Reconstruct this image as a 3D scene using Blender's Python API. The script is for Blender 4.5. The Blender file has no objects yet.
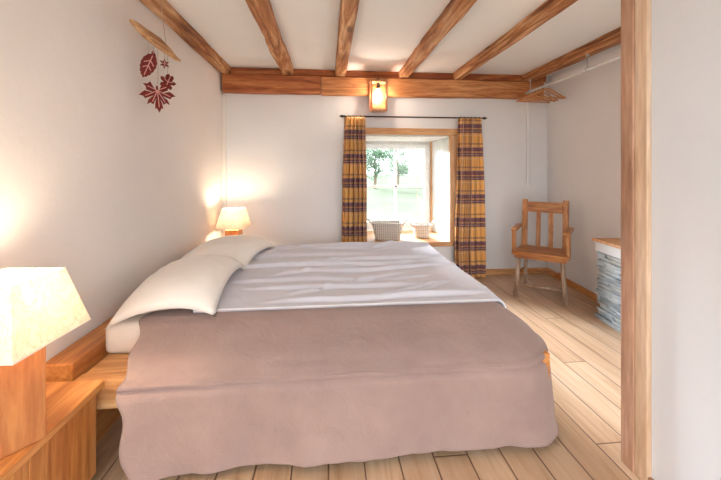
import bpy, bmesh, math, random
from mathutils import Vector, Matrix, noise
random.seed(7)
SC = bpy.context.scene
COL = SC.collection
PI = math.pi
D = 3.97      # inner face of the window wall
CEIL = 2.38

# ------------------------------------------------------------------ materials
def new_mat(name):
    m = bpy.data.materials.new(name); m.use_nodes = True
    nt = m.node_tree; b = nt.nodes['Principled BSDF']
    return m, nt, b
def N(nt, typ, **kw):
    n = nt.nodes.new(typ)
    for k, v in kw.items():
        if hasattr(n, k) and not isinstance(v, tuple): setattr(n, k, v)
        else: n.inputs[k].default_value = v
    return n
def coords(nt, scale=(1,1,1), src='Object', loc=(0,0,0)):
    tc = nt.nodes.new('ShaderNodeTexCoord'); mp = nt.nodes.new('ShaderNodeMapping')
    mp.inputs['Scale'].default_value = scale; mp.inputs['Location'].default_value = loc
    nt.links.new(tc.outputs[src], mp.inputs['Vector']); return mp.outputs['Vector']
def ramp(nt, fac, stops):
    r = nt.nodes.new('ShaderNodeValToRGB')
    e = r.color_ramp.elements
    while len(e) < len(stops): e.new(0.5)
    for el, (p, c) in zip(e, stops):
        el.position = p; el.color = (c[0], c[1], c[2], 1)
    nt.links.new(fac, r.inputs['Fac']); return r.outputs['Color']
def tex_noise(nt, vec, scale, detail=4, rough=.55, dist=0):
    n = nt.nodes.new('ShaderNodeTexNoise')
    n.inputs['Scale'].default_value = scale; n.inputs['Detail'].default_value = detail
    n.inputs['Roughness'].default_value = rough; n.inputs['Distortion'].default_value = dist
    nt.links.new(vec, n.inputs['Vector']); return n.outputs['Fac']
def bump(nt, b, h, strength=.3, dist=.01):
    n = nt.nodes.new('ShaderNodeBump'); n.inputs['Strength'].default_value = strength
    n.inputs['Distance'].default_value = dist
    nt.links.new(h, n.inputs['Height']); nt.links.new(n.outputs['Normal'], b.inputs['Normal'])
def mixc(nt, fac, a, c, mode='MIX'):
    n = nt.nodes.new('ShaderNodeMix'); n.data_type = 'RGBA'; n.blend_type = mode
    for s, v in ((0, fac), (6, a), (7, c)):
        if hasattr(v, 'is_linked'): nt.links.new(v, n.inputs[s])
        elif s == 0: n.inputs[0].default_value = v
        else: n.inputs[s].default_value = (v[0], v[1], v[2], 1)
    return n.outputs[2]

def plaster(name, c, c2, s=1.4):
    m, nt, b = new_mat(name)
    v = coords(nt, src='Object')
    f = tex_noise(nt, v, s, 5, .6)
    nt.links.new(ramp(nt, f, [(.3, c2), (.7, c)]), b.inputs['Base Color'])
    b.inputs['Roughness'].default_value = .9
    h = tex_noise(nt, v, 9, 6, .6)
    bump(nt, b, h, .25, .012)
    return m
def wood(name, dark, mid, light, axis='Y', scale=1.0, rough=.55, grain=1.0, knots=True, mean=None):
    m, nt, b = new_mat(name)
    st = {'X': (.9, 9, 9), 'Y': (9, .9, 9), 'Z': (9, 9, .9)}[axis]
    v = coords(nt, tuple(s*scale for s in st))
    f = tex_noise(nt, v, 1.3, 6, .62, 1.1*grain)
    col = ramp(nt, f, [(.34, dark), (.5, mid), (.67, light)])
    v2 = coords(nt, tuple(s*scale*4 for s in st))
    g = tex_noise(nt, v2, 1.6, 3, .6)
    col = mixc(nt, .35, col, ramp(nt, g, [(.35, tuple(x*.6 for x in mid)), (.62, (1, 1, 1))]), 'MULTIPLY')
    if knots:
        vo = nt.nodes.new('ShaderNodeTexVoronoi'); vo.inputs['Scale'].default_value = 1.0
        nt.links.new(coords(nt, tuple((1.6 if s < 1 else 5)*scale for s in st)), vo.inputs['Vector'])
        k = ramp(nt, vo.outputs['Distance'], [(.05, tuple(x*.45 for x in dark)), (.13, (1, 1, 1))])
        col = mixc(nt, .7, col, k, 'MULTIPLY')
    nt.links.new(col, b.inputs['Base Color'])
    b.inputs['Roughness'].default_value = rough
    bump(nt, b, f, .25*grain, .006)
    return m
def fabric(name, c, c2, s=220, rough=.95, patch=2.5, bs=.25, trans=0):
    m, nt, b = new_mat(name)
    f = tex_noise(nt, coords(nt), patch, 5, .6)
    nt.links.new(ramp(nt, f, [(.3, c2), (.7, c)]), b.inputs['Base Color'])
    b.inputs['Roughness'].default_value = rough
    b.inputs['Sheen Weight'].default_value = .15
    h = tex_noise(nt, coords(nt), s, 2, .5)
    h2 = tex_noise(nt, coords(nt), 14, 5, .65, .6)
    a = nt.nodes.new('ShaderNodeMath'); a.operation = 'MULTIPLY_ADD'
    nt.links.new(h, a.inputs[0]); a.inputs[1].default_value = .12; nt.links.new(h2, a.inputs[2])
    bump(nt, b, a.outputs[0], bs, .012)
    return m
def plain(name, c, rough=.5, metal=0, spec=None):
    m, nt, b = new_mat(name)
    f = tex_noise(nt, coords(nt), 30, 3)
    nt.links.new(ramp(nt, f, [(.3, tuple(x*.88 for x in c)), (.7, c)]), b.inputs['Base Color'])
    b.inputs['Roughness'].default_value = rough; b.inputs['Metallic'].default_value = metal
    return m
def emit(name, c, s):
    m = bpy.data.materials.new(name); m.use_nodes = True; nt = m.node_tree; nt.nodes.clear()
    o = nt.nodes.new('ShaderNodeOutputMaterial'); e = nt.nodes.new('ShaderNodeEmission')
    e.inputs[0].default_value = (*c, 1); e.inputs[1].default_value = s
    nt.links.new(e.outputs[0], o.inputs[0]); return m

M = {}
M['wall'] = plaster('wall_plaster_lamp_tint', (.85, .79, .745), (.81, .75, .70))  # white plaster with the bedside lamps' warm glow mixed into its colour
M['wall_daylit'] = plaster('wall_plaster_day_tint', (.83, .81, .80), (.79, .77, .765))  # same white plaster, cooler copy: the daylight cast is painted in
M['partition_daylit'] = plaster('partition_plaster_day_tint', (.80, .82, .85), (.76, .78, .81))  # same wall paint again, bluish daylight on the partition put into the colour
M['ceil'] = plaster('ceiling_plaster', (.86, .86, .85), (.82, .82, .81))
M['beam'] = wood('beam_pale', (.20, .055, .015), (.47, .20, .07), (.78, .49, .27), 'Y', 1, .7, 1.5)
M['beam_red'] = wood('beam_red', (.24, .055, .012), (.44, .12, .03), (.62, .24, .07), 'X', 1, .6, 1.4)
M['beam_or'] = wood('beam_orange', (.32, .10, .025), (.60, .24, .08), (.76, .38, .15), 'X', 1, .6, 1.4)
M['beam_dk'] = wood('beam_dark', (.16, .05, .015), (.40, .15, .045), (.68, .36, .15), 'Y', 1.3, .6, 1.6)
M['pine_y'] = wood('pine_y', (.46, .155, .035), (.65, .27, .075), (.76, .38, .13), 'Y', 1, .42, .8, False)
M['pine_z'] = wood('pine_z', (.42, .13, .03), (.58, .23, .06), (.70, .33, .11), 'Z', 1, .42, .8, False)
M['pine_x'] = wood('pine_x', (.52, .23, .08), (.70, .37, .15), (.80, .49, .24), 'X', 1, .5, .7, False)
M['block'] = wood('lamp_block', (.40, .13, .04), (.56, .22, .07), (.66, .31, .12), 'Z', .8, .4, .8, False)
M['chair'] = wood('chair_wood', (.24, .075, .018), (.46, .17, .045), (.62, .30, .10), 'X', 2, .4, 1.0, False)
M['chairz'] = wood('chair_wood_upright', (.24, .08, .02), (.48, .19, .055), (.64, .34, .13), 'Z', 2, .45, 1.0, False)
M['chairleg'] = wood('chair_leg_wood', (.22, .12, .07), (.42, .28, .19), (.58, .44, .33), 'Z', 2, .5, 1.0, False)
M['post'] = wood('post_wood', (.36, .19, .11), (.52, .29, .18), (.62, .38, .26), 'Z', 1, .6, .7, False)
M['trim'] = wood('trim_wood', (.62, .40, .24), (.76, .54, .36), (.84, .64, .47), 'Z', 1, .5, .5, False)
M['jamb'] = wood('window_surround', (.58, .30, .13), (.72, .43, .22), (.80, .53, .30), 'Z', 1, .5, .6, False)
M['drift'] = wood('driftwood', (.34, .14, .05), (.62, .34, .15), (.78, .52, .30), 'Y', 3, .7, 1.2, False)
M['hang'] = plain('hanger_wood', (.62, .27, .10), .4)
M['white_paint'] = plain('white_paint', (.86, .85, .83), .4)
M['white_panel'] = wood('white_panelling', (.74, .72, .66), (.80, .78, .72), (.84, .82, .77), 'Z', 1, .55, .3, False)
M['iron'] = plain('black_iron', (.05, .035, .03), .45, .6)
M['steel'] = plain('steel', (.62, .6, .6), .3, .9)
M['copper'] = wood('lantern_wood', (.50, .20, .08), (.70, .36, .17), (.80, .48, .27), 'Z', 3, .4, .6, False)
M['duvet'] = fabric('grey_duvet_cloth', (.70, .68, .73), (.64, .62, .67), bs=.35)
M['spread'] = fabric('taupe_bedspread_cloth', (.385, .262, .222), (.31, .207, .182), patch=3.5, bs=.6)
M['hem'] = fabric('pale_hem_cloth', (.72, .68, .68), (.66, .62, .62))
M['pillow'] = fabric('cream_pillow_cloth', (.90, .82, .74), (.87, .79, .71), bs=.2)
M['matt'] = fabric('cream_mattress_cloth', (.84, .76, .67), (.80, .72, .63), bs=.15)
M['red'] = fabric('red_felt', (.17, .014, .009), (.12, .009, .007), bs=.2)
M['pink'] = plain('pink_stitch', (.75, .38, .33), .9)
M['string'] = plain('string', (.5, .4, .34), .9)
M['lining'] = fabric('basket_lining', (.8, .76, .72), (.7, .66, .62))
M['slate_top'] = plaster('pale_slab', (.74, .74, .74), (.62, .63, .64), 6)
M['grass'] = plaster('meadow', (.125, .14, .105), (.095, .115, .08), .6)
M['grass'].node_tree.nodes['Principled BSDF'].inputs['Specular IOR Level'].default_value = 0
M['bark'] = plain('bark', (.2, .14, .1), .9)
M['leaf'] = plain('tree_leaf', (.10, .19, .10), .8)
M['leaf2'] = plain('tree_leaf_light', (.17, .27, .15), .8)

def floor_mat():
    m, nt, b = new_mat('floor_boards')
    tc = nt.nodes.new('ShaderNodeTexCoord'); sp = nt.nodes.new('ShaderNodeSeparateXYZ')
    nt.links.new(tc.outputs['Object'], sp.inputs[0])
    W = .152
    def mth(op, a, c=None):
        n = nt.nodes.new('ShaderNodeMath'); n.operation = op
        for i, v in enumerate((a, c)):
            if v is None: continue
            if hasattr(v, 'is_linked'): nt.links.new(v, n.inputs[i])
            else: n.inputs[i].default_value = v
        return n.outputs[0]
    u = mth('DIVIDE', mth('ADD', sp.outputs[0], 10.03), W)
    idx = mth('FLOOR', u); fr = mth('FRACT', u)
    off = mth('MULTIPLY', mth('FRACT', mth('MULTIPLY', idx, .377)), 2.6)
    vv = mth('DIVIDE', mth('ADD', mth('ADD', sp.outputs[1], 10), off), 2.3)
    idy = mth('FLOOR', vv); fy = mth('FRACT', vv)
    cb = nt.nodes.new('ShaderNodeCombineXYZ'); nt.links.new(idx, cb.inputs[0]); nt.links.new(idy, cb.inputs[1])
    wn = nt.nodes.new('ShaderNodeTexWhiteNoise'); nt.links.new(cb.outputs[0], wn.inputs['Vector'])
    # grain
    ad = nt.nodes.new('ShaderNodeVectorMath'); ad.operation = 'MULTIPLY_ADD'
    nt.links.new(wn.outputs['Color'], ad.inputs[0]); ad.inputs[1].default_value = (7, 7, 7)
    mp = nt.nodes.new('ShaderNodeMapping'); mp.inputs['Scale'].default_value = (14, 1.1, 1)
    nt.links.new(tc.outputs['Object'], mp.inputs['Vector']); nt.links.new(mp.outputs[0], ad.inputs[2])
    g = tex_noise(nt, ad.outputs[0], 1.2, 6, .62, 1.2)
    col = ramp(nt, g, [(.26, (.44, .25, .13)), (.5, (.63, .42, .26)), (.75, (.73, .54, .38))])
    tint = ramp(nt, wn.outputs['Value'], [(0, (.80, .74, .70)), (1, (1, 1, 1))])
    col = mixc(nt, .8, col, tint, 'MULTIPLY')
    vo = nt.nodes.new('ShaderNodeTexVoronoi'); vo.inputs['Scale'].default_value = 1
    mp2 = nt.nodes.new('ShaderNodeMapping'); mp2.inputs['Scale'].default_value = (4.2, 2.0, 1)
    nt.links.new(tc.outputs['Object'], mp2.inputs['Vector']); nt.links.new(mp2.outputs[0], vo.inputs['Vector'])
    col = mixc(nt, .75, col, ramp(nt, vo.outputs['Distance'], [(.04, (.16, .07, .03)), (.10, (1, 1, 1))]), 'MULTIPLY')
    e = mth('MINIMUM', fr, mth('SUBTRACT', 1, fr))
    e2 = mth('MULTIPLY', mth('MINIMUM', fy, mth('SUBTRACT', 1, fy)), 15)
    e = mth('MINIMUM', e, e2)
    gap = ramp(nt, e, [(.010, (.16, .08, .04)), (.030, (1, 1, 1))])
    col = mixc(nt, .85, col, gap, 'MULTIPLY')
    nt.links.new(col, b.inputs['Base Color'])
    b.inputs['Roughness'].default_value = .42
    b.inputs['Coat Weight'].default_value = .45; b.inputs['Coat Roughness'].default_value = .38
    bump(nt, b, gap, .5, .004)
    return m
M['floor'] = floor_mat()

def shade_mat():
    m = bpy.data.materials.new('lamp_shade_parchment'); m.use_nodes = True; nt = m.node_tree; nt.nodes.clear()
    o = nt.nodes.new('ShaderNodeOutputMaterial')
    d = nt.nodes.new('ShaderNodeBsdfDiffuse'); t = nt.nodes.new('ShaderNodeBsdfTranslucent')
    mx = nt.nodes.new('ShaderNodeMixShader'); mx.inputs[0].default_value = .42
    f = tex_noise(nt, coords(nt, (5, 5, 5)), 2.0, 5, .6, 3.5)
    c = ramp(nt, f, [(.46, (.88, .79, .68)), (.5, (.74, .62, .50)), (.53, (.90, .82, .72))])
    nt.links.new(c, d.inputs[0]); nt.links.new(c, t.inputs[0])
    nt.links.new(d.outputs[0], mx.inputs[1]); nt.links.new(t.outputs[0], mx.inputs[2])
    nt.links.new(mx.outputs[0], o.inputs[0]); return m
M['shade'] = shade_mat()

def plaid():
    m, nt, b = new_mat('plaid_curtain_cloth')
    tc = nt.nodes.new('ShaderNodeTexCoord'); sp = nt.nodes.new('ShaderNodeSeparateXYZ')
    nt.links.new(tc.outputs['UV'], sp.inputs[0])
    def stripes(o, period, phase):
        mu = nt.nodes.new('ShaderNodeMath'); mu.operation = 'MULTIPLY_ADD'
        nt.links.new(o, mu.inputs[0]); mu.inputs[1].default_value = 1/period; mu.inputs[2].default_value = phase
        fr = nt.nodes.new('ShaderNodeMath'); fr.operation = 'FRACT'; nt.links.new(mu.outputs[0], fr.inputs[0])
        r = nt.nodes.new('ShaderNodeValToRGB'); r.color_ramp.interpolation = 'CONSTANT'
        st = [(0, .0), (.28, 1), (.44, .3), (.49, 1), (.68, 0), (.78, .6), (.85, 0)]
        e = r.color_ramp.elements
        while len(e) < len(st): e.new(.5)
        for el, (p, v) in zip(e, st): el.position = p; el.color = (v, v, v, 1)
        nt.links.new(fr.outputs[0], r.inputs[0])
        w = nt.nodes.new('ShaderNodeValToRGB'); w.color_ramp.interpolation = 'CONSTANT'
        st = [(0, 0), (.17, 1), (.195, 0), (.345, 1), (.36, 0), (.66, 1), (.675, 0)]
        e = w.color_ramp.elements
        while len(e) < len(st): e.new(.5)
        for el, (p, v) in zip(e, st): el.position = p; el.color = (v, v, v, 1)
        nt.links.new(fr.outputs[0], w.inputs[0])
        return r.outputs[0], w.outputs[0]
    h, hw = stripes(sp.outputs[1], .27, .12); v, vw = stripes(sp.outputs[0], .15, .1)
    col = mixc(nt, h, (.95, .50, .15), (.24, .11, .125))
    s = nt.nodes.new('ShaderNodeMath'); s.operation = 'MULTIPLY'; nt.links.new(v, s.inputs[0]); s.inputs[1].default_value = .5
    col = mixc(nt, s.outputs[0], col, (.20, .07, .06))
    mxw = nt.nodes.new('ShaderNodeMath'); mxw.operation = 'MAXIMUM'; nt.links.new(hw, mxw.inputs[0]); nt.links.new(vw, mxw.inputs[1])
    s2 = nt.nodes.new('ShaderNodeMath'); s2.operation = 'MULTIPLY'; nt.links.new(mxw.outputs[0], s2.inputs[0]); s2.inputs[1].default_value = .6
    col = mixc(nt, s2.outputs[0], col, (.82, .66, .48))
    nt.links.new(col, b.inputs['Base Color']); b.inputs['Roughness'].default_value = .9
    # slight see-through glow of thin cloth
    t = nt.nodes.new('ShaderNodeBsdfTranslucent'); nt.links.new(col, t.inputs[0])
    mx = nt.nodes.new('ShaderNodeMixShader'); mx.inputs[0].default_value = .2
    o = nt.nodes['Material Output']
    nt.links.new(b.outputs[0], mx.inputs[1]); nt.links.new(t.outputs[0], mx.inputs[2]); nt.links.new(mx.outputs[0], o.inputs[0])
    return m
M['plaid'] = plaid()

def wicker():
    m, nt, b = new_mat('white_wicker')
    v = coords(nt, (1, 1, 1))
    w1 = nt.nodes.new('ShaderNodeTexWave'); w1.wave_type = 'BANDS'; w1.bands_direction = 'Z'
    w1.inputs['Scale'].default_value = 16; w1.inputs['Distortion'].default_value = 1.2
    nt.links.new(v, w1.inputs[0])
    w2 = nt.nodes.new('ShaderNodeTexWave'); w2.wave_type = 'BANDS'; w2.bands_direction = 'X'
    w2.inputs['Scale'].default_value = 14; w2.inputs['Distortion'].default_value = .8
    nt.links.new(v, w2.inputs[0])
    p = nt.nodes.new('ShaderNodeMath'); p.operation = 'MULTIPLY'
    nt.links.new(w1.outputs['Fac'], p.inputs[0]); nt.links.new(w2.outputs['Fac'], p.inputs[1])
    nt.links.new(ramp(nt, p.outputs[0], [(.0, (.50, .42, .35)), (.30, (.84, .79, .73))]), b.inputs['Base Color'])
    b.inputs['Roughness'].default_value = .8
    bump(nt, b, p.outputs[0], .8, .01); return m
M['wicker'] = wicker()

def slate():
    m, nt, b = new_mat('grey_blue_slate')
    f = tex_noise(nt, coords(nt, (2, 2, 14)), 3, 6, .65)
    g = nt.nodes.new('ShaderNodeNewGeometry')
    c = ramp(nt, f, [(.25, (.14, .16, .18)), (.5, (.38, .42, .44)), (.72, (.60, .62, .61))])
    t = ramp(nt, g.outputs['Random Per Island'], [(0, (.9, .95, 1.0)), (.5, (1.0, 1.0, 1.0)), (.85, (1.0, .93, .85)), (1, (.55, .6, .65))])
    nt.links.new(mixc(nt, .9, c, t, 'MULTIPLY'), b.inputs['Base Color'])
    b.inputs['Roughness'].default_value = .7; bump(nt, b, f, .5, .01); return m
M['slate'] = slate()

def glass():
    m = bpy.data.materials.new('clear_glass'); m.use_nodes = True; nt = m.node_tree; nt.nodes.clear()
    o = nt.nodes.new('ShaderNodeOutputMaterial'); t = nt.nodes.new('ShaderNodeBsdfTransparent')
    g = nt.nodes.new('ShaderNodeBsdfGlossy'); g.inputs['Roughness'].default_value = .02
    mx = nt.nodes.new('ShaderNodeMixShader'); fr = nt.nodes.new('ShaderNodeFresnel'); fr.inputs[0].default_value = 1.35
    nt.links.new(fr.outputs[0], mx.inputs[0]); nt.links.new(t.outputs[0], mx.inputs[1]); nt.links.new(g.outputs[0], mx.inputs[2])
    nt.links.new(mx.outputs[0], o.inputs[0]); return m
M['glass'] = glass()

# ------------------------------------------------------------------ mesh helpers
def box_bm(bm, x0, x1, y0, y1, z0, z1, bev=0, mat=None, seg=2):
    vs = [bm.verts.new((x, y, z)) for x in (x0, x1) for y in (y0, y1) for z in (z0, z1)]
    f = []
    for q in ((0,1,3,2),(4,6,7,5),(0,4,5,1),(2,3,7,6),(0,2,6,4),(1,5,7,3)):
        f.append(bm.faces.new([vs[i] for i in q]))
    if bev > 0:
        es = list({e for fc in f for e in fc.edges})
        r = bmesh.ops.bevel(bm, geom=es, offset=bev, segments=seg, affect='EDGES', profile=.5)
        vs = list({v for fc in r['faces'] for v in fc.verts} | {v for v in vs if v.is_valid})
    if mat is not None:
        for v in vs: v.co = mat @ v.co
    return vs
def tube_bm(bm, pts, rad, n=8, cap=True):
    pts = [Vector(p) for p in pts]; rings = []
    rs = rad if isinstance(rad, (list, tuple)) else [rad]*len(pts)
    prev = None
    for i, p in enumerate(pts):
        t = (pts[min(i+1, len(pts)-1)] - pts[max(i-1, 0)]).normalized()
        if prev is None:
            a = Vector((0, 0, 1)) if abs(t.z) < .9 else Vector((1, 0, 0))
            u = t.cross(a).normalized()
        else:
            u = (prev - t*prev.dot(t)).normalized()
        prev = u; w = t.cross(u)
        rings.append([bm.verts.new(p + (u*math.cos(2*PI*k/n) + w*math.sin(2*PI*k/n))*rs[i]) for k in range(n)])
    for a, b in zip(rings, rings[1:]):
        for k in range(n): bm.faces.new((a[k], a[(k+1) % n], b[(k+1) % n], b[k]))
    if cap:
        bm.faces.new(rings[0][::-1]); bm.faces.new(rings[-1])
def sphere_bm(bm, c, r, sub=2, sc=(1,1,1)):
    res = bmesh.ops.create_icosphere(bm, subdivisions=sub, radius=1)
    for v in res['verts']: v.co = Vector((v.co.x*r*sc[0]+c[0], v.co.y*r*sc[1]+c[1], v.co.z*r*sc[2]+c[2]))
def link(name, bm, mat, parent=None, smooth=False, loc=None, uv=None):
    bmesh.ops.recalc_face_normals(bm, faces=bm.faces)
    me = bpy.data.meshes.new(name); bm.to_mesh(me); bm.free()
    me.materials.append(mat)
    if smooth:
        for p in me.polygons: p.use_smooth = True
    o = bpy.data.objects.new(name, me); COL.objects.link(o)
    if parent: o.parent = parent
    if loc: o.location = loc
    return o
def thing(name, label, cat, loc=(0,0,0), rz=0, group=None):
    o = bpy.data.objects.new(name, None); COL.objects.link(o); o.location = loc; o.rotation_euler = (0, 0, rz)
    o.empty_display_size = .1
    o['label'] = label; o['category'] = cat
    if group: o['group'] = group
    return o
def tag(o, label, cat, group=None):
    o['label'] = label; o['category'] = cat
    if group: o['group'] = group
    return o
def struct(name, bm, mat, parent=None, **k):
    o = link(name, bm, mat, parent, **k)
    if not parent: o['kind'] = 'structure'
    return o
def bx(name, dims, mat, parent=None, bev=0, mtx=None):
    bm = bmesh.new(); box_bm(bm, *dims, bev=bev, mat=mtx); return link(name, bm, mat, parent)
def sbx(name, dims, mat, bev=0):
    o = bx(name, dims, mat, None, bev); o['kind'] = 'structure'; return o
def dup(root, loc=None, rz=None, label=None):
    r = root.copy(); COL.objects.link(r)
    if loc: r.location = loc
    if rz is not None: r.rotation_euler = (0, 0, rz)
    if label: r['label'] = label
    for ch in list(root.children):
        c = ch.copy(); COL.objects.link(c); c.parent = r
        for g in list(ch.children):
            d = g.copy(); COL.objects.link(d); d.parent = c
    return r
def nz(*a): return noise.noise(Vector(a))
def hewn_bm(x0, x1, y0, y1, z0, z1, axis, seed, amp=.012, step=.12):
    """a rough-sawn timber: box swept along axis, its outline wandering"""
    bm = bmesh.new()
    L0, L1 = (y0, y1) if axis == 'Y' else (x0, x1)
    n = max(2, int((L1-L0)/step)); A, B = (x0, x1) if axis == 'Y' else (y0, y1)
    c = .012
    prof = [(A+c, z0), ((A+B)/2, z0), (B-c, z0), (B, z0+c), (B, (z0+z1)/2), (B, z1), (A, z1), (A, (z0+z1)/2), (A, z0+c)]
    rings = []
    for i in range(n+1):
        t = L0 + (L1-L0)*i/n; ring = []
        for k, (a, z) in enumerate(prof):
            da = amp*nz(t*1.8+seed, k*.35, seed) + amp*.5*nz(t*7+seed, k*1.3, 3)
            dz = amp*nz(t*1.5+seed, k*.35+9, seed*2) + amp*.5*nz(t*6, k*1.1, seed)
            if z == z1: dz = 0
            co = (a+da, t, z+dz) if axis == 'Y' else (t, a+da, z+dz)
            ring.append(bm.verts.new(co))
        rings.append(ring)
    m = len(prof)
    for p, q in zip(rings, rings[1:]):
        for k in range(m): bm.faces.new((p[k], p[(k+1) % m], q[(k+1) % m], q[k]))
    bm.faces.new(rings[0]); bm.faces.new(rings[-1][::-1])
    return bm

# ------------------------------------------------------------------ the room
YB = -1.0
sbx('floor', (-1.35, 2.95, YB, D+.2, -.1, 0), M['floor'])
sbx('ceiling', (-1.35, 2.95, YB, D+.2, CEIL, CEIL+.1), M['ceil'])
sbx('wall_left', (-1.35, -1.17, YB, D, 0, CEIL), M['wall'])
# window wall in four blocks around the deep opening
OX0, OX1, OZ0, OZ1 = .40, 1.465, .40, 1.66
WY = 4.80
bm = bmesh.new()
box_bm(bm, -1.35, OX0, D, 4.85, 0, CEIL); box_bm(bm, OX1, 2.95, D, 4.85, 0, CEIL)
box_bm(bm, OX0, OX1, D, 4.85, 0, OZ0-.045); box_bm(bm, OX0, OX1, D, 4.85, OZ1, CEIL)
struct('wall_back', bm, M['wall_daylit'])
# right wall, a little out of square
bm = bmesh.new()
pts = [(2.66, D), (2.30, .95), (2.95, .95), (2.95, D)]
lo = [bm.verts.new((x, y, 0)) for x, y in pts]; hi = [bm.verts.new((x, y, CEIL)) for x, y in pts]
bm.faces.new(lo); bm.faces.new(hi[::-1])
for i in range(4): bm.faces.new((lo[i], lo[(i+1) % 4], hi[(i+1) % 4], hi[i]))
struct('wall_right', bm, M['wall_daylit'])
# partition beside the viewer
sbx('wall_partition', (1.275, 1.40, YB, 1.252, 0, CEIL), M['partition_daylit'])
# plaster ribs at the two ends of the lintel
bm = bmesh.new(); box_bm(bm, -1.17, -1.125, D-.03, D, 0, 2.09, bev=.008); struct('trim_1', bm, M['wall'])
bm = bmesh.new(); box_bm(bm, 2.385, 2.43, D-.03, D, 1.05, 2.08, bev=.01); struct('trim_2', bm, M['wall_daylit'])
# baseboards
sbx('baseboard_back', (1.30, 2.64, D-.02, D, 0, .065), M['pine_x'], .004)
mt = Matrix.Translation((2.66, D, 0)) @ Matrix.Rotation(-math.atan2(.36, 3.02), 4, 'Z')
bm = bmesh.new(); box_bm(bm, -.02, 0, -2.2, -.02, 0, .065, .004, mt); struct('baseboard_right', bm, M['pine_y'])
sbx('baseboard_partition', (1.258, 1.275, YB, 1.252, 0, .035), M['post'], .003)

# door post and its paler trim at the end of the partition
o = bx('door_post', (1.25, 1.40, 1.308, 1.372, 0, CEIL), M['post'], None, .006)
tag(o, 'tall reddish-brown wooden door post at the end of the right partition', 'door post')
o = bx('door_trim', (1.256, 1.40, 1.2535, 1.307, .001, CEIL-.001), M['trim'], None, .003)
tag(o, 'pale narrow wooden trim strip between the brown door post and the plastered wall', 'trim')

# ------------------------------------------------------------------ beams
labels = ['rough ceiling beam running along the left wall above the leaf mobile',
          'rough ceiling beam second from the left wall',
          'slender ceiling beam in the middle, just left of the glowing wall lantern',
          'rough ceiling beam just right of the wall lantern',
          'rough ceiling beam between the lantern-side beam and the dark coat rail beam']
for i, (a, b, s) in enumerate([(-1.187, -1.065, 1), (-.51, -.384, 2.7), (.08, .197, 4.1), (.807, .922, 6.3), (1.455, 1.55, 8.8)]):
    a = max(a, -1.168)
    o = link('ceiling_beam', hewn_bm(a, b, -.6, D-.07, 2.30, CEIL-.001, 'Y', s, .014 if i != 2 else .006), M['beam'])
    tag(o, labels[i], 'beam', 'ceiling beams')
o = link('ceiling_beam', hewn_bm(2.295, 2.42, 1.3, D-.07, 2.295, CEIL-.001, 'Y', 11.5, .016), M['beam_dk'])
tag(o, 'dark streaked ceiling beam above the clothes rail at the right wall', 'beam', 'ceiling beams')
o = link('wall_beam', hewn_bm(-1.145, -.08, 3.86, D-.001, 2.105, 2.289, 'X', 3.3, .01), M['beam_red'])
tag(o, 'reddish horizontal beam over the left half of the window wall', 'beam')
o = link('wall_beam', hewn_bm(-.075, 2.55, 3.87, D-.001, 2.095, 2.289, 'X', 5.3, .012), M['beam_or'])
tag(o, 'long orange horizontal beam above the window and behind the lantern', 'beam')
o = link('wall_plate', hewn_bm(-1.145, 2.6, 3.905, D-.001, 2.30, CEIL-.002, 'X', 7.3, .006), M['beam_red'])
tag(o, 'thin upper timber between the wall beams and the ceiling', 'beam')

# ------------------------------------------------------------------ window
w = bpy.data.objects.new('window_1', None); COL.objects.link(w); w['kind'] = 'structure'
def frame_bm(x0, x1, z0, z1, y0, y1, t, bev=.004):
    bm = bmesh.new()
    box_bm(bm, x0, x0+t, y0, y1, z0, z1, bev); box_bm(bm, x1-t, x1, y0, y1, z0, z1, bev)
    box_bm(bm, x0+t, x1-t, y0, y1, z0, z0+t, bev); box_bm(bm, x0+t, x1-t, y0, y1, z1-t, z1, bev)
    return bm
link('window_frame', frame_bm(.40, 1.455, .42, 1.655, 4.73, 4.79, .045), M['white_paint'], w)
link('window_sash', frame_bm(.447, 1.408, .467, 1.608, 4.71, 4.76, .07), M['white_paint'], w)
bm = bmesh.new(); box_bm(bm, .92, .954, 4.715, 4.755, .53, 1.54, .004)
box_bm(bm, .515, 1.34, 4.715, 4.755, 1.005, 1.037, .004); link('glazing_bar', bm, M['white_paint'], w)
bm = bmesh.new(); box_bm(bm, .51, 1.345, 4.734, 4.738, .53, 1.545); link('glass_pane', bm, M['glass'], w)
bm = bmesh.new(); box_bm(bm, .475, .50, 4.70, 4.71, .74, .86, .003); tube_bm(bm, [(.488, 4.705, .80), (.488, 4.66, .80), (.488, 4.65, .79), (.488, 4.65, .70)], .009)
link('window_handle', bm, M['steel'], w)
# linings of the reveal and the timber surround
bm = bmesh.new(); box_bm(bm, .40, 1.463, D-.05, 4.73, .355, .41, .006); link('window_sill', bm, M['pine_x'], w)
bm = bmesh.new()
for k in range(6):
    y = 4.0+k*.122; box_bm(bm, 1.447, 1.463, y, y+.119, .412, 1.645, .003)
link('reveal_panel', bm, M['white_panel'], w)
bm = bmesh.new()
for k in range(6):
    y = 4.0+k*.122; box_bm(bm, .402, .418, y, y+.119, .412, 1.645, .003)
link('reveal_panel', bm, M['white_panel'], w)
bm = bmesh.new(); box_bm(bm, .402, 1.463, 4.0, 4.73, 1.645, 1.658); link('reveal_top', bm, M['white_panel'], w)
bm = bmesh.new(); box_bm(bm, 1.425, 1.446, 4.695, 4.73, .412, 1.644, .003); link('window_stop', bm, M['jamb'], w)
bm = bmesh.new(); box_bm(bm, .33, .40, D-.025, 3.998, .355, 1.73, .005); box_bm(bm, 1.466, 1.54, D-.025, 3.968, .355, 1.73, .005)
box_bm(bm, 1.43, 1.466, D-.02, 3.998, .411, 1.66, .003); box_bm(bm, .40, .434, D-.02, 3.998, .411, 1.66, .003)
link('window_surround', bm, M['jamb'], w)
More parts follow.
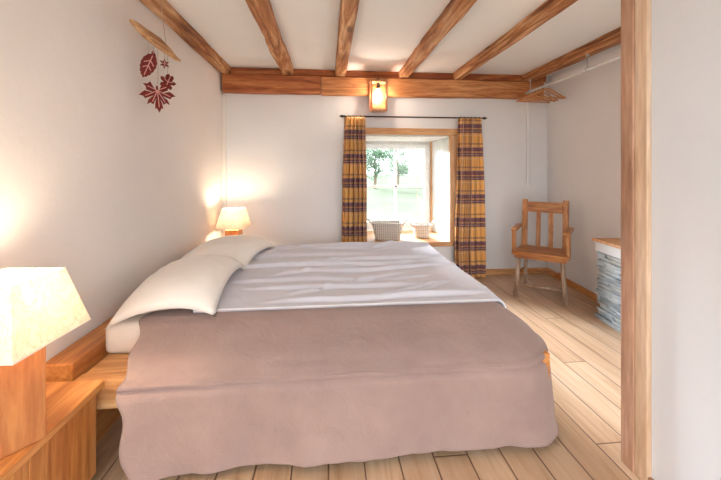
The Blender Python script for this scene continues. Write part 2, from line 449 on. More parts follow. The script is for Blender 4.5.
bm = bmesh.new(); box_bm(bm, .30, 1.57, D-.035, D-.0, 1.66, 1.735, .005); link('window_lintel', bm, M['pine_x'], w)

# ------------------------------------------------------------------ curtain rail and curtains
t = thing('curtain_rod', 'thin black iron curtain rod above the window', 'curtain rod', (0, 0, 0))
bm = bmesh.new(); tube_bm(bm, [(.17, 3.86, 1.852), (1.80, 3.86, 1.852)], .0085, 10)
for x, s in ((.17, -1), (1.80, 1)): tube_bm(bm, [(x, 3.86, 1.852), (x+s*.015, 3.86, 1.852), (x+s*.045, 3.86, 1.852)], [.015, .016, .003], 10)
link('rod', bm, M['iron'], t)
for x in (.21, 1.76):
    bm = bmesh.new(); tube_bm(bm, [(x, 3.86, 1.852), (x, 3.965, 1.852)], .007, 8); tube_bm(bm, [(x, 3.958, 1.852), (x, 3.968, 1.852)], .024, 12)
    link('bracket', bm, M['iron'], t, smooth=False)
def curtain(x0, x1, z0, label, seed, folds=5, gather=.86):
    t = thing('curtain', label, 'curtain', ((x0+x1)/2, 3.86, z0), 0, 'plaid curtains')
    bm = bmesh.new(); uvl = bm.loops.layers.uv.new('UVMap')
    nu, nv = 90, 60; cloth_w = (x1-x0)*2.6; H = 1.845-z0
    V = {}
    for j in range(nv+1):
        v = j/nv; z = v*H
        wsc = 1 - (1-gather)*v**2
        for i in range(nu+1):
            u = i/nu
            ph = u*folds*2*PI + .5*math.sin(seed+v*2.2) + .8*nz(u*2+seed, v*1.2, seed)
            x = (u-.5)*(x1-x0)*wsc + .018*math.sin(2*ph+seed) + .010*nz(v*2.5, u*2, seed+5)
            y = (.048 + .01*nz(u*3, v*2, seed))*math.sin(ph)*(1-.25*v) + .010*nz(u*6, v*4, seed+2)
            V[i, j] = bm.verts.new((x, y, z))
    for j in range(nv):
        for i in range(nu):
            f = bm.faces.new((V[i, j], V[i+1, j], V[i+1, j+1], V[i, j+1]))
            for lp, (a, b) in zip(f.loops, ((i, j), (i+1, j), (i+1, j+1), (i, j+1))):
                lp[uvl].uv = (a/nu*cloth_w+seed*.13, b/nv*H)
    c = link('cloth', bm, M['plaid'], t, smooth=True)
    md = c.modifiers.new('thick', 'SOLIDIFY'); md.thickness = .003
    for k in range(folds+1):
        x = (x1-x0)*gather*(k/folds-.5)
        bm = bmesh.new()
        tube_bm(bm, [(x+.0*a, .014*math.cos(a), H+.007+.014*math.sin(a)) for a in [2*PI*q/12 for q in range(13)]], .003, 6, False)
        link('curtain_ring', bm, M['iron'], t)
    return t
curtain(.165, .425, .20, 'orange and brown plaid curtain left of the window, behind the bed', 1.3)
curtain(1.475, 1.795, .012, 'orange and brown plaid curtain right of the window, reaching the floor', 4.1, 5, .70)

# ------------------------------------------------------------------ lantern on the wall beam
t = thing('wall_lantern', 'square wooden wall lantern with glowing bulb above the window', 'lamp', (.555, 3.86, 1.90))
bx('back_plate', (-.09, .09, -.018, 0, 0, .335), M['beam_red'], t, .003)
bm = bmesh.new()
for x in (-.083, .083):
    box_bm(bm, x-.009, x+.009, -.135, -.119, .02, .315, .002)
box_bm(bm, -.092, .092, -.137, -.018, 0, .02, .002); box_bm(bm, -.092, .092, -.137, -.018, .315, .335, .002)
link('lantern_frame', bm, M['copper'], t)
bm = bmesh.new(); box_bm(bm, -.074, .074, -.128, -.125, .02, .315); link('glass_pane', bm, M['glass'], t)
bm = bmesh.new(); tube_bm(bm, [(0, -.07, .315), (0, -.07, .25)], [.018, .018], 12); link('lamp_socket', bm, M['iron'], t)
bm = bmesh.new(); sphere_bm(bm, (0, -.07, .155), .035, 2, (1, 1, 1.25)); tube_bm(bm, [(0, -.07, .19), (0, -.07, .25)], [.02, .014], 12)
link('bulb', bm, emit('lantern_bulb', (1, .86, .70), 85), t, smooth=True)
bm = bmesh.new(); tube_bm(bm, [(.018*math.cos(a), -.07, .345+.018*math.sin(a)) for a in [2*PI*q/14 for q in range(15)]], .004, 6, False)
link('hanging_ring', bm, M['iron'], t)

# ------------------------------------------------------------------ bed
bed = thing('bed_frame', 'low pine bed frame with headboard ledge under the mattress', 'bed frame', (0, 0, 0))
bx('side_rail', (-1.03, .98, 1.50, 1.56, .27, .395), M['pine_x'], bed, .008)
bx('side_rail', (-1.03, .98, 3.30, 3.36, .27, .395), M['pine_x'], bed, .008)
bx('slat_base', (-1.03, .98, 1.561, 3.299, .34, .385), M['pine_x'], bed, .004)
bx('foot_rail', (.981, 1.02, 1.50, 3.36, .27, .405), M['pine_y'], bed, .006)
for x, y in ((-.85, 1.80), (.76, 1.80), (-.85, 3.05), (.76, 3.05)):
    bx('leg', (x, x+.09, y, y+.09, .001, .34), M['pine_z'], bed, .005)
bx('headboard', (-1.167, -1.045, 1.52, 3.40, .001, .455), M['pine_y'], bed, .006)
bm = bmesh.new(); box_bm(bm, -1.04, .92, 1.70, 3.27, .386, .532, .035, seg=4)
tag(link('mattress', bm, M['matt'], smooth=True), 'cream sheeted mattress on the pine bed, its corner showing below the pillow', 'mattress')

# sheet-like grey duvet over the top of the bed
CR = []
_r = random.Random(21)
for q in range(9):      # long creases across the bed
    yc = 1.86+q*.165+_r.uniform(-.04, .04); xa = _r.uniform(-.9, -.1); xb = xa+_r.uniform(.8, 1.5)
    CR.append((xa, xb, yc, _r.uniform(-.02, .10), _r.uniform(.016, .028), _r.uniform(.015, .026), q*3.1))
for q in range(14):     # short slanting ones
    xa = _r.uniform(-.6, .6); CR.append((xa, xa+_r.uniform(.25, .55), _r.uniform(1.85, 3.1), _r.uniform(.15, .55), _r.uniform(.010, .018), _r.uniform(.010, .018), q*5.3))
def duvet():
    bm = bmesh.new(); nx, ny = 190, 200; V = {}
    x0, x1, y0, y1 = -.66, 1.10, 1.765, 3.48
    for j in range(ny+1):
        for i in range(nx+1):
            x = x0+(x1-x0)*i/nx; y = y0+(y1-y0)*j/ny
            # ridges running roughly across the bed
            ed = min(1, (y-y0)/.10)
            wr = .010*nz(x*1.6, y*5-x*1.2, 5) + .003*nz(x*5, y*14, 9)
            for (xa, xb, yc, sl, wd_, am, sd) in CR:
                t = (x-xa)/(xb-xa)
                if 0 < t < 1:
                    d = y-(yc+sl*(x-xa)+.03*nz(x*2.2, sd, 1)+.008*nz(x*8, sd, 2))
                    env = am*math.sin(PI*t)**.6
                    wr += env*(math.exp(-(d/wd_)**2) - .6*math.exp(-((d+1.7*wd_)/(wd_*.9))**2))
            z = .562 + wr*(.15+.85*ed) + .012*nz(x*1.5, y*1.5, 3)*ed
            X, Y = x, y
            dx = max(0, x-.90); dy = max(0, y-3.24)
            d = math.hypot(dx, dy)
            if d > 0:
                r = .05; a = min(d/r, PI/2)
                out = r*math.sin(a) + max(0, d-r*PI/2)*.10; dr = r*(1-math.cos(a)) + max(0, d-r*PI/2)
                X = min(x, .90)+dx/d*out; Y = min(y, 3.24)+dy/d*out; z -= dr
                z = max(z, .42)
            if y < y0+.03: z -= .006*(1-(y-y0)/.03)**2
            V[i, j] = bm.verts.new((X, Y, z))
    for j in range(ny):
        for i in range(nx): bm.faces.new((V[i, j], V[i+1, j], V[i+1, j+1], V[i, j+1]))
    o = link('duvet', bm, M['duvet'], smooth=True)
    md = o.modifiers.new('thick', 'SOLIDIFY'); md.thickness = .010; md.offset = -1
    tag(o, 'rumpled grey-white duvet covering the top of the bed', 'duvet')
    return o
dv = duvet()
# the duvet's pale turned hem
bm = bmesh.new()
me = dv.data; NXV = 151
row = [me.vertices[i].co.copy() for i in range(0, 166)]
tube_bm(bm, [(p.x, p.y+.002, p.z+.002) for p in row], .0065, 6)
link('hem', bm, M['hem'], dv, smooth=True)

# taupe bedspread over the near side and the foot corner
def spread():
    prof = [(-.16, .538), (-.05, .540), (.0, .540), (.05, .528), (.11, .502), (.17, .475), (.23, .447), (.275, .420), (.297, .395), (.300, .36), (.292, .30), (.286, .22), (.284, .13), (.284, .06), (.285, .034)]
    prof2 = []
    for k in range(len(prof)-1):
        for q in range(4):
            s = q/4; prof2.append((prof[k][0]*(1-s)+prof[k+1][0]*s, prof[k][1]*(1-s)+prof[k+1][1]*s))
    prof2.append(prof[-1])
    path = []   # (centre, outward dir, scale, t)
    FY, FX, RC = 1.735, .885, .06
    n1, n2, n3 = 130, 36, 46
    XL = -.745
    for i in range(n1): path.append((Vector((XL+(FX-RC-XL)*i/n1, FY)), Vector((0, -1)), 1.0))
    for i in range(n2):
        a = -PI/2 + (PI/2)*i/n2
        path.append((Vector((FX-RC, FY+RC)) + RC*Vector((math.cos(a), math.sin(a))), Vector((math.cos(a), math.sin(a))), 1-(i/n2)*.48))
    for i in range(n3+1): path.append((Vector((FX, FY+RC+.55*i/n3)), Vector((1, 0)), .52))
    bm = bmesh.new(); V = {}; nP = len(prof2)
    s = 0
    for i, (c, d, sc) in enumerate(path):
        if i: s += (c-path[i-1][0]).length + .012*(n1 <= i < n1+n2)
        left = max(0, 1-(i/n1)/.16) if i < n1 else 0
        for k, (o, z) in enumerate(prof2):
            h = max(0, (k-nP*.5)/(nP*.5))      # how far down the hang
            m = max(0, min(1, (o+.02)/.25))
            out = o*(sc if o > 0 else 1)
            if sc < 1 and o > 0: out = o*sc
            fold = .030*nz(s*1.9, z*.8, 4)*h + .022*nz(s*5.5, z*2.6, 9)*h + .012*nz(s*13, z*7, 2)*h
            out += fold - .016*math.exp(-((k-nP*.60)/1.5)**2) + .012*math.exp(-((k-nP*.55)/1.5)**2)
            zz = z + .006*nz(c.x*3, k*.12, 7)*m + .005*nz(c.x*9, k*.25, 17)*m*(1-h)
            if n1 <= i < n1+n2: out += .095*math.sin((i-n1)/n2*PI)*h + .012*math.sin((i-n1)/n2*PI)*m*(1-h)
            # seam ridge where the cloth breaks over the rail
            zz += 0
            # left edge: fans toward the head end and droops nearer the viewer
            p = c + d*out
            if left > 0:
                p.y -= .07*left*left*h; p.x -= .06*left*h*(1-h)
                p.x += -(.07*m*(1-h) - .09*h*0)*left
                p.y += .02*math.sin(k*.55)*left*h*0
                p.x += .012*math.sin(k*.5)*left - .14*min(1, left*1.6)*(1-m)
            if k < 9: zz = min(max(zz, .539), .548)
            # lift of the hem to the right of the left corner
            V[i, k] = bm.verts.new((p.x, p.y, max(zz, .012)))
    for i in range(len(path)-1):
        for k in range(nP-1): bm.faces.new((V[i, k], V[i, k+1], V[i+1, k+1], V[i+1, k]))
    hemrow = [V[i, nP-1].co.copy() for i in range(len(path))]
    seam = [V[i, int(nP*.56)].co.copy() for i in range(0, 125)]
    o = link('bedspread', bm, M['spread'], smooth=True)
    md = o.modifiers.new('thick', 'SOLIDIFY'); md.thickness = .006; md.offset = 1
    tag(o, 'taupe linen bedspread hanging over the near side of the bed to the floor', 'bedspread')
    bm = bmesh.new(); tube_bm(bm, [(p.x, p.y-.002, p.z+.004) for p in hemrow], .005, 6)
    link('hem', bm, M['spread'], o, smooth=True)
    bm = bmesh.new(); tube_bm(bm, [(p.x, p.y-.004, p.z+.004*nz(p.x*4, 0, 0)) for p in seam], .005, 6)
    link('seam', bm, M['spread'], o, smooth=True)
spread()

def pillow(loc, rot, L, W, H, label, seed, name='pillow'):
    bm = bmesh.new(); n = 34; top = {}; bot = {}
    for j in range(n+1):
        for i in range(n+1):
            u = i/n*2-1; v = j/n*2-1
            # corners pulled out, sides drawn in
            pinch_u = 1-.10*(1-v*v)*0 - .07*(1-abs(v)**2)*abs(u)**3
            pinch_v = 1 - .07*(1-abs(u)**2)*abs(v)**3
            x = u*L/2*pinch_u; y = v*W/2*pinch_v
            e = ((1-abs(u)**2.6)*(1-abs(v)**2.6))
            th = H*max(0, e)**.55
            wr = .010*nz(u*2.2+seed, v*2.6, seed)+.006*nz(u*6, v*5+seed, 3)
            dz = -.055*(u*v)**2 - .02*max(u*u, v*v)**2
            t_ = bm.verts.new((x, y, dz + th*.62 + wr*(e > 0)*min(1, e*3)))
            top[i, j] = t_
            bot[i, j] = t_ if i in (0, n) or j in (0, n) else bm.verts.new((x, y, max(dz-th*.38*min(1, e*4), -.095)))
    for j in range(n):
        for i in range(n):
            bm.faces.new((top[i, j], top[i+1, j], top[i+1, j+1], top[i, j+1]))
            q = (bot[i, j], bot[i, j+1], bot[i+1, j+1], bot[i+1, j])
            if len(set(q)) == 4:
                try: bm.faces.new(q)
                except ValueError: pass
    o = link(name, bm, M['pillow'], smooth=True); o.location = loc; o.rotation_euler = rot
    tag(o, label, 'pillow', 'pillows on the bed'); return o
pillow((-.795, 2.06, .628), (math.radians(1.5), math.radians(-4), math.radians(3)), .48, .78, .14, 'plump cream pillow at the near side of the bed', 1.0)
pillow((-.79, 2.87, .618), (math.radians(0), math.radians(-1), math.radians(-9)), .55, .72, .13, 'cream pillow farther back, in front of the far bedside lamp', 5.0)

# ------------------------------------------------------------------ nightstands and bedside lamps
def nightstand(y0, y1, z, label):
    t = thing('nightstand', label, 'nightstand', (-1.0, (y0+y1)/2, 0), 0, 'built pine nightstands')
    yc = (y0+y1)/2; a, b = y0-yc, y1-yc
    bx('tabletop', (-.167, .118, a, b, z-.03, z), M['pine_y'], t, .004)
    bx('body', (-.147, .075, a+.01, b-.012, .06, z-.031), M['pine_z'], t, .003)
    bx('plinth', (-.147, .06, a+.02, b-.02, .001, .059), M['pine_y'], t, .003)
    n = max(2, round((b-a)/.28)); w_ = (b-.012-a-.01)/n
    for k in range(n):
        bx('door', (.0755, .095, a+.01+k*w_+.002, a+.01+(k+1)*w_-.002, .062, z-.035), M['pine_z'], t, .003)
    return t
nightstand(.20, 1.46, .42, 'long pine nightstand in the near left corner, beside the bed')
nightstand(3.43, 3.90, .35, 'pine nightstand at the far side of the bed, in the back left corner')
def lamp(loc, rz, label, shade_rot):
    t = thing('table_lamp', label, 'lamp', loc, rz, 'bedside lamps with square shades')
    bx('lamp_base', (-.068, .068, -.068, .068, 0, .29), M['block'], t, .004)
    bm = bmesh.new(); tube_bm(bm, [(0, 0, .29), (0, 0, .355)], .012, 12); tube_bm(bm, [(0, 0, .355), (0, 0, .418)], .018, 12)
    link('lamp_socket', bm, M['steel'], t)
    bm = bmesh.new(); sphere_bm(bm, (0, 0, .45), .04, 2, (1, 1, 1.15)); link('bulb', bm, emit('bedside_bulb', (1, .80, .57), BED_E), t, smooth=True)
    # square shade, four sloping panels with inner face
    bm = bmesh.new(); rot = Matrix.Rotation(shade_rot, 4, 'Z')
    def ring(h, z): return [bm.verts.new(rot @ Vector((x*h, y*h, z))) for x, y in ((-1,-1),(1,-1),(1,1),(-1,1))]
    b0 = ring(.140, .313); t0 = ring(.092, .505); b1 = ring(.1375, .313); t1 = ring(.0895, .505)
    for i in range(4):
        j = (i+1) % 4
        bm.faces.new((b0[i], b0[j], t0[j], t0[i])); bm.faces.new((b1[j], b1[i], t1[i], t1[j]))
        bm.faces.new((b0[j], b0[i], b1[i], b1[j])); bm.faces.new((t0[i], t0[j], t1[j], t1[i]))
    sh = link('lamp_shade', bm, M['shade'], t)
    bm = bmesh.new()
    tube_bm(bm, [rot @ Vector((x*.092, y*.092, .505)) for x, y in ((-1,-1),(1,-1),(1,1),(-1,1),(-1,-1))], .0022, 6)
    link('shade_piping', bm, M['matt'], sh); bm = bmesh.new()
    tube_bm(bm, [rot @ Vector((x*.140, y*.140, .313)) for x, y in ((-1,-1),(1,-1),(1,1),(-1,1),(-1,-1))], .0022, 6)
    link('shade_piping', bm, M['matt'], sh)
    bm = bmesh.new(); tube_bm(bm, [(-.09, 0, .503), (.09, 0, .503)], .0025, 6); tube_bm(bm, [(0, -.09, .503), (0, .09, .503)], .0025, 6)
    for v in bm.verts: v.co = rot @ v.co
    tube_bm(bm, [(0, 0, .503), (0, .035, .49), (0, .035, .42), (0, 0, .36)], .002, 6)
    link('shade_carrier', bm, M['steel'], t)
    return t
BED_E = 115
r0 = math.radians(-38)
l1 = lamp((-.965, 1.145, .4205), r0, 'bedside lamp with square parchment shade, nearest, at the left edge', -r0+math.radians(-3))
l2 = dup(l1, (-.965, 3.66, .3505), math.radians(-4), 'bedside lamp with square shade glowing in the far corner behind the pillows')
for c in l2.children:
    if c.name.startswith('lamp_shade') or c.name.startswith('shade'): c.rotation_euler = (0, 0, r0+math.radians(4))

# ------------------------------------------------------------------ baskets on the sill
def basket(loc, L, W, H, label):
    t = thing('wicker_basket', label, 'basket', loc, 0, 'wicker baskets on the sill')
    bm = bmesh.new(); n = 48
    def ring(sx, sy, z):
        r = []
        for k in range(n):
            a = 2*PI*k/n; c, s = math.cos(a), math.sin(a); e = .5
            r.append(bm.verts.new((sx*math.copysign(abs(c)**e, c), sy*math.copysign(abs(s)**e, s), z)))
        return r
    rows = []
    for q in range(9):
        v = q/8; k = .80+.20*v + .012*(q % 2)
        rows.append(ring(L/2*k, W/2*k, .001+H*v))
    inner = [ring(L/2*.96, W/2*.94, H), ring(L/2*.80, W/2*.78, .02)]
    allr = rows+inner
    for a, b in zip(allr, allr[1:]):
        for k in range(n): bm.faces.new((a[k], a[(k+1) % n], b[(k+1) % n], b[k]))
    bm.faces.new(rows[0][::-1]); bm.faces.new(inner[-1])
    link('basket_body', bm, M['wicker'], t, smooth=True)
    bm = bmesh.new()
    rp = [(L/2*math.copysign(abs(math.cos(a))**.5, math.cos(a)), W/2*math.copysign(abs(math.sin(a))**.5, math.sin(a)), H+.003*math.sin(a*20)) for a in [2*PI*k/60 for k in range(61)]]
    tube_bm(bm, rp, .011, 8, False); link('rim', bm, M['wicker'], t, smooth=True)
    for s in (-1, 1):
        bm = bmesh.new()
        tube_bm(bm, [(s*(L/2-.005), -W*.22, H-.03), (s*(L/2+.045), -W*.22, H+.035), (s*(L/2+.06), 0, H+.045), (s*(L/2+.045), W*.22, H+.035), (s*(L/2-.005), W*.22, H-.03)], .009, 8)
        link('handle', bm, M['wicker'], t, smooth=True)
    return t
basket((.715, 4.13, .4105), .36, .25, .20, 'larger white wicker basket on the window sill')
basket((1.165, 4.22, .4105), .22, .18, .155, 'smaller white wicker basket on the window sill, to the right')

# ------------------------------------------------------------------ chair
ch = thing('armchair', 'old brown wooden armchair with slatted back in the right corner', 'chair', (2.135, 3.27, 0), math.radians(-40))
def leg(p, q, r0, r1, mat, name='leg'):
    bm = bmesh.new(); tube_bm(bm, [p, ((p[0]+q[0])/2, (p[1]+q[1])/2, (p[2]+q[2])/2), q], [r0, (r0+r1)/2*1.05, r1], 8); return link(name, bm, mat, ch, smooth=True)
# local: front is -Y ; seat
bm = bmesh.new()
for k in range(4):
    y = -.21+k*.1; wf = .245-.010*k
    vs = box_bm(bm, -wf, wf, y, y+.098, .415, .45, .005)
link('seat', bm, M['chair'], ch)
bx('seat_apron', (-.225, .225, -.195, -.17, .385, .414), M['chair'], ch, .003)
leg((-.185, -.15, .414), (-.215, -.19, .001), .017, .023, M['chairleg']); leg((.185, -.15, .414), (.215, -.19, .001), .017, .023, M['chairleg'])
leg((-.165, .13, .414), (-.185, .20, .001), .015, .018, M['chairleg']); leg((.165, .13, .414), (.185, .20, .001), .015, .018, M['chairleg'])
leg((-.205, -.18, .13), (.205, -.18, .13), .011, .011, M['chairleg'], 'stretcher')
leg((-.177, .17, .19), (.177, .17, .19), .011, .011, M['chair'], 'stretcher')
leg((-.20, -.17, .22), (-.178, .16, .22), .009, .009, M['chair'], 'stretcher')
leg((.20, -.17, .22), (.178, .16, .22), .009, .009, M['chair'], 'stretcher')
tilt = Matrix.Translation((0, .165, .44)) @ Matrix.Rotation(math.radians(-8), 4, 'X')
for x in (-.19, .19): bx('back_post', (x-.027, x+.027, -.018, .018, 0, .50), M['chairz'], ch, .006, tilt)
bx('top_rail', (-.162, .162, -.013, .013, .365, .475), M['chair'], ch, .006, tilt)
for x in (-.058, .058): bx('back_slat', (x-.021, x+.021, -.008, .008, .005, .366), M['chairz'], ch, .003, tilt)
for s in (-1, 1):
    bx('arm_post', (s*.235-.018, s*.235+.018, -.16, -.12, .425, .645), M['chairz'], ch, .005)
    bm = bmesh.new(); m = Matrix.Translation((s*.232, 0, .66)) @ Matrix.Rotation(math.radians(-2*s), 4, 'Z')
    box_bm(bm, -.028, .028, -.20, .175, -.016, .016, .010, m); link('armrest', bm, M['chair'], ch)

# ------------------------------------------------------------------ dry-stone slate ledge
t = thing('slate_wall', 'low dry-stacked slate wall half hidden behind the door post', 'stone wall', (2.28, 2.73, 0))
bm = bmesh.new(); z = .035
ang = -math.atan2(.36, 3.02)
rotm = Matrix.Rotation(ang, 4, 'Z')
Wd = .195
while z < .565:
    hh = random.uniform(.014, .034)
    if random.random() < .12: hh = .05
    y = -1.3
    while y < 0:
        l = random.uniform(.10, .32); ye = min(0, y+l)
        if ye-y > .02:
            j = random.uniform(-.012, .006)
            e = random.uniform(-.008, .012) if ye == 0 else 0
            vs = box_bm(bm, j, Wd, y+.002, ye-.002+e, z, z+hh-.003, .003, rotm, seg=1)
        y = ye
        if y >= -.001: break
    z += hh
link('stones', bm, M['slate'], t)
bx('footing', (-.02, Wd, -1.3, .01, .001, .034), M['slate'], t, .003, rotm)
bx('capstone', (-.015, Wd, -1.3, .012, .566, .645), M['slate_top'], t, .006, rotm)
bx('wooden_shelf', (-.03, Wd, -1.3, .03, .646, .668), M['pine_x'], t, .003, rotm)

# ------------------------------------------------------------------ clothes rail and hangers
t = thing('clothes_rail', 'pale round clothes rail hung under the dark right beam', 'clothes rail', (0, 0, 0))
RX, RZ = 2.325, 2.155
bm = bmesh.new(); tube_bm(bm, [(RX, 1.6, RZ), (RX, 3.86, RZ)], .013, 12); link('rail', bm, M['white_paint'], t, smooth=True)
for y in (1.9, 2.9, 3.78):
    bm = bmesh.new(); tube_bm(bm, [(RX, y, 2.30), (RX, y, RZ-.02), (RX+.0, y, RZ-.022)], .005, 8)
    tube_bm(bm, [(RX+.018*math.cos(a), y, RZ+.018*math.sin(a)) for a in [2*PI*q/14 for q in range(15)]], .004, 6, False)
    sphere_bm(bm, (RX, y, 2.285), .016, 1); link('bracket', bm, M['steel'], t)
def hanger_parts(t):
    bm = bmesh.new(); W2 = .21
    bent = [(-W2, 0, -.135), (-W2*.5, 0, -.085), (-.02, 0, -.045), (0, 0, -.042), (.02, 0, -.045), (W2*.5, 0, -.085), (W2, 0, -.135)]
    for a, b in zip(bent, bent[1:]):
        a = Vector(a); b = Vector(b); d = (b-a); L = d.length
        m = Matrix.Translation(a) @ Matrix.Rotation(-math.atan2(d.z, d.x), 4, 'Y')
        box_bm(bm, -.003, L+.003, -.005, .005, -.008, .008, .003, m, seg=1)
    link('hanger_arm', bm, M['hang'], t)
    bm = bmesh.new(); tube_bm(bm, [(-W2+.02, 0, -.132), (W2-.02, 0, -.132)], .006, 8); link('trouser_bar', bm, M['hang'], t, smooth=True)
    bm = bmesh.new()
    tube_bm(bm, [(0, 0, -.036), (0, 0, -.02)] + [(.0165*math.cos(a), 0, .0025+.0165*math.sin(a)) for a in [(-PI/2+.2)+q*.42 for q in range(11)]], .0022, 6)
    link('hook', bm, M['steel'], t)
HL = ['wooden clothes hanger nearest the room on the rail', 'wooden clothes hanger second from the front of the rail',
      'wooden clothes hanger in the middle of the row on the rail', 'wooden clothes hanger second from the back wall on the rail',
      'wooden clothes hanger closest to the back wall on the rail']
h0 = thing('clothes_hanger', HL[0], 'hanger', (RX, 3.46, RZ), math.radians(4), 'wooden hangers on the rail')
hanger_parts(h0)
for k in range(1, 5): dup(h0, (RX, 3.46+k*.066, RZ), math.radians([4, -5, 3, -2, 5][k]), HL[k])

# ------------------------------------------------------------------ leaf mobile at the left wall
MX = -1.035; HX, HY = .72, .70
def string(bm, p, q): tube_bm(bm, [p, q], .0018, 5)
t = thing('driftwood_mobile', 'driftwood stick mobile hung from the left ceiling beam with red felt leaves', 'mobile', (0, 0, 0))
bm = bmesh.new()
tube_bm(bm, [(MX, 1.92, 2.037), (MX, 1.98, 2.034), (MX, 2.10, 2.026), (MX, 2.22, 2.028), (MX, 2.35, 2.022), (MX, 2.46, 2.016), (MX, 2.53, 2.015)], [.010, .020, .030, .034, .028, .016, .007], 10)
for v in bm.verts: v.co.x = MX+(v.co.x-MX)*.8 + .004*nz(v.co.y*9, v.co.z*20, 1); v.co.z += .006*nz(v.co.y*12, v.co.x*20, 3)
link('driftwood', bm, M['drift'], t, smooth=True)
bm = bmesh.new(); string(bm, (MX, 2.32, 2.06), (MX-.03, 2.32, 2.315)); link('string', bm, M['string'], t)
MAPLE = [(0,-.56),(.07,-.40),(.12,-.44),(.11,-.26),(.05,-.04),(.17,-.16),(.17,-.28),(.25,-.22),(.36,-.28),(.30,-.12),(.12,.03),(.34,.00),(.40,-.08),(.46,.0),(.58,.02),(.48,.12),(.40,.18),(.12,.12),(.26,.24),(.34,.22),(.34,.32),(.42,.42),(.28,.42),(.20,.50),(.14,.34),(.04,.18),(.03,.36)]
OVAL = [(0,-.50),(.10,-.42),(.14,-.44),(.22,-.32),(.27,-.32),(.32,-.18),(.37,-.16),(.38,-.02),(.42,.02),(.38,.16),(.38,.22),(.28,.32),(.26,.38),(.12,.44),(.03,.50)]
OAK = [(0,-.50),(.12,-.46),(.14,-.32),(.30,-.34),(.32,-.18),(.16,-.10),(.36,-.02),(.44,.12),(.28,.18),(.18,.12),(.22,.34),(.12,.46),(.03,.40)]
STAR = []
for q in range(7):
    a = PI*q/6-PI/2; r = .5 if q % 2 == 0 else .22
    STAR.append((r*math.cos(a), r*math.sin(a)))
def leaf(prof, y, z, sz, rot, veins, ztop):
    out = prof + [(-a, b) for a, b in prof[::-1] if abs(a) > 1e-6]
    c, s = math.cos(rot), math.sin(rot)
    P = [(a*c-b*s, a*s+b*c) for a, b in out]
    bm = bmesh.new()
    f = [bm.verts.new((MX+a*sz*HX+.003*HY, y+a*sz*HY-.003*HX, z+b*sz)) for a, b in P]; g = [bm.verts.new((MX+a*sz*HX-.003*HY, y+a*sz*HY+.003*HX, z+b*sz)) for a, b in P]
    n = len(P); m0 = .08 if sz > .16 else 0
    cx_, cz_ = -m0*s, m0*c
    fc = bm.verts.new((MX+cx_*sz*HX+.003*HY, y+cx_*sz*HY-.003*HX, z+cz_*sz)); gc = bm.verts.new((MX+cx_*sz*HX-.003*HY, y+cx_*sz*HY+.003*HX, z+cz_*sz))
    for i in range(n): bm.faces.new((fc, f[i], f[(i+1) % n])); bm.faces.new((gc, g[(i+1) % n], g[i]))
    for i in range(n): bm.faces.new((f[i], g[i], g[(i+1) % n], f[(i+1) % n]))
    o = link('felt_leaf', bm, M['red'], t)
    bm = bmesh.new()
    for (a0, b0, a1, b1) in veins:
        p = (a0*c-b0*s, a0*s+b0*c); q = (a1*c-b1*s, a1*s+b1*c)
        tube_bm(bm, [(MX+p[0]*sz*HX+.0045*HY, y+p[0]*sz*HY-.0045*HX, z+p[1]*sz), (MX+q[0]*sz*HX+.0045*HY, y+q[0]*sz*HY-.0045*HX, z+q[1]*sz)], .0026, 5)
    link('leaf_vein', bm, M['pink'], o)
    bm = bmesh.new(); string(bm, (MX, y, z+sz*.35), (MX, y, ztop)); link('string', bm, M['string'], o)
def zt(y): return 2.02
leaf(MAPLE, 2.215, 1.700, .175, .1, [(0,.2,0,-.38),(0,.2,.40,0),(0,.2,-.40,0),(0,.2,.2,-.2),(0,.2,-.2,-.2),(0,.2,.3,.34),(0,.2,-.3,.34)], 2.01)
leaf([(a*.62, b) for a, b in OVAL], 2.10, 1.855, .159, -.35, [(0,.4,0,-.4),(0,.2,.17,.05),(0,.2,-.17,.05),(0,0,.14,-.15),(0,0,-.14,-.15)], 2.01)
leaf(OAK, 2.345, 1.82, .115, -.35, [(0,.4,0,-.4),(0,0,.25,.1),(0,0,-.25,.1)], 2.01)
leaf(STAR, 2.30, 1.925, .065, 0, [(0,.3,0,-.3),(-.3,0,.3,0)], 2.01)
leaf([(0,-.5),(.15,-.2),(.2,.1),(.1,.4),(0,.5)], 2.165, 1.93, .06, .2, [(0,.4,0,-.4)], 2.01)

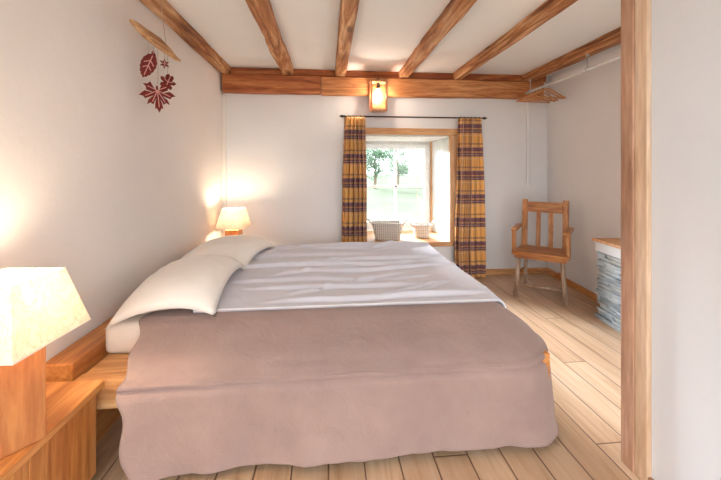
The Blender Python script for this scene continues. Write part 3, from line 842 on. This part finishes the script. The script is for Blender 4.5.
# ------------------------------------------------------------------ outdoors
bm = bmesh.new(); n = 40; V = {}
for j in range(n+1):
    for i in range(n+1):
        x = -14+30*i/n; y = 4.9+50*(j/n)**1.6
        V[i, j] = bm.verts.new((x, y, -.05 + .05*nz(x*.3, y*.3, 0) + max(0, y-12)*.012))
for j in range(n):
    for i in range(n): bm.faces.new((V[i, j], V[i+1, j], V[i+1, j+1], V[i, j+1]))
o = link('meadow', bm, M['grass'], smooth=True); tag(o, 'pale sunlit meadow outside the window', 'meadow')
def tree(x, y, z, h, r, seed, label, mat):
    t = thing('tree', label, 'tree', (x, y, z), 0, 'trees outside the window')
    rnd = random.Random(seed)
    bm = bmesh.new(); tube_bm(bm, [(0, 0, -.1), (.05, 0, h*.4), (0, 0, h*.8)], [r*.09, r*.06, r*.02], 8)
    for k in range(6):
        a = k*1.1; tube_bm(bm, [(0, 0, h*.3+k*h*.06), (r*.6*math.cos(a), r*.6*math.sin(a), h*.5+k*h*.06)], [r*.03, r*.01], 6)
    link('trunk', bm, M['bark'], t)
    bm = bmesh.new()
    blobs = [(rnd.gauss(0, .38)*r, rnd.gauss(0, .38)*r, h*(.35+.6*rnd.random()), r*rnd.uniform(.25, .5)) for _ in range(14)]
    for (bx_, by_, bz_, br) in blobs:
        for _ in range(110):
            d = Vector((rnd.gauss(0, 1), rnd.gauss(0, 1), rnd.gauss(0, 1))).normalized()*br*rnd.uniform(.5, 1)
            c = Vector((bx_, by_, bz_))+d; u = Vector((rnd.gauss(0, 1), rnd.gauss(0, 1), rnd.gauss(0, 1))).normalized()
            v = u.orthogonal().normalized(); s = r*.07
            bm.faces.new([bm.verts.new(c+u*s), bm.verts.new(c+v*s*.6), bm.verts.new(c-u*s), bm.verts.new(c-v*s*.6)])
    link('foliage', bm, mat, t)
tree(3.0, 22, .08, 2.9, 1.25, 3, 'darker leafy tree seen through the left window panes', M['leaf'])
tree(4.9, 24, .10, 2.6, 1.15, 8, 'lighter leafy tree seen through the right window panes', M['leaf2'])

# ------------------------------------------------------------------ light
wd = bpy.data.worlds.new('sky'); SC.world = wd; wd.use_nodes = True
nt = wd.node_tree; bg = nt.nodes['Background']
tc = nt.nodes.new('ShaderNodeTexCoord'); sp = nt.nodes.new('ShaderNodeSeparateXYZ'); nt.links.new(tc.outputs['Generated'], sp.inputs[0])
ma = nt.nodes.new('ShaderNodeMath'); ma.operation = 'MULTIPLY_ADD'; nt.links.new(sp.outputs[2], ma.inputs[0]); ma.inputs[1].default_value = .5; ma.inputs[2].default_value = .5
c = ramp(nt, ma.outputs[0], [(.47, (.26, .27, .25)), (.505, (.88, .94, 1.0)), (.75, (.92, .97, 1.0)), (1, (.95, .98, 1.0))])
nt.links.new(c, bg.inputs[0]); bg.inputs[1].default_value = 3.0
sun = bpy.data.lights.new('sun', 'SUN'); sun.energy = 27.0; sun.angle = math.radians(30); sun.color = (.80, .90, 1.0)
so = bpy.data.objects.new('sun', sun); COL.objects.link(so)
so.rotation_euler = Vector((.80, -2.2, -.80)).to_track_quat('-Z', 'Y').to_euler()

# ------------------------------------------------------------------ camera
cam = bpy.data.cameras.new('camera'); co = bpy.data.objects.new('camera', cam); COL.objects.link(co)
F = 345.0
cam.sensor_fit = 'HORIZONTAL'; cam.sensor_width = 36; cam.lens = F/721*36
co.location = (0, 0, 1.25); co.rotation_euler = (math.radians(90), 0, -math.atan(32.5/F))
cam.shift_y = -(240-170)/721; cam.clip_start = .02; cam.clip_end = 200
SC.camera = co
SC.view_settings.view_transform = 'Standard'; SC.view_settings.look = 'None'
SC.view_settings.gamma = 1; SC.view_settings.exposure = .83
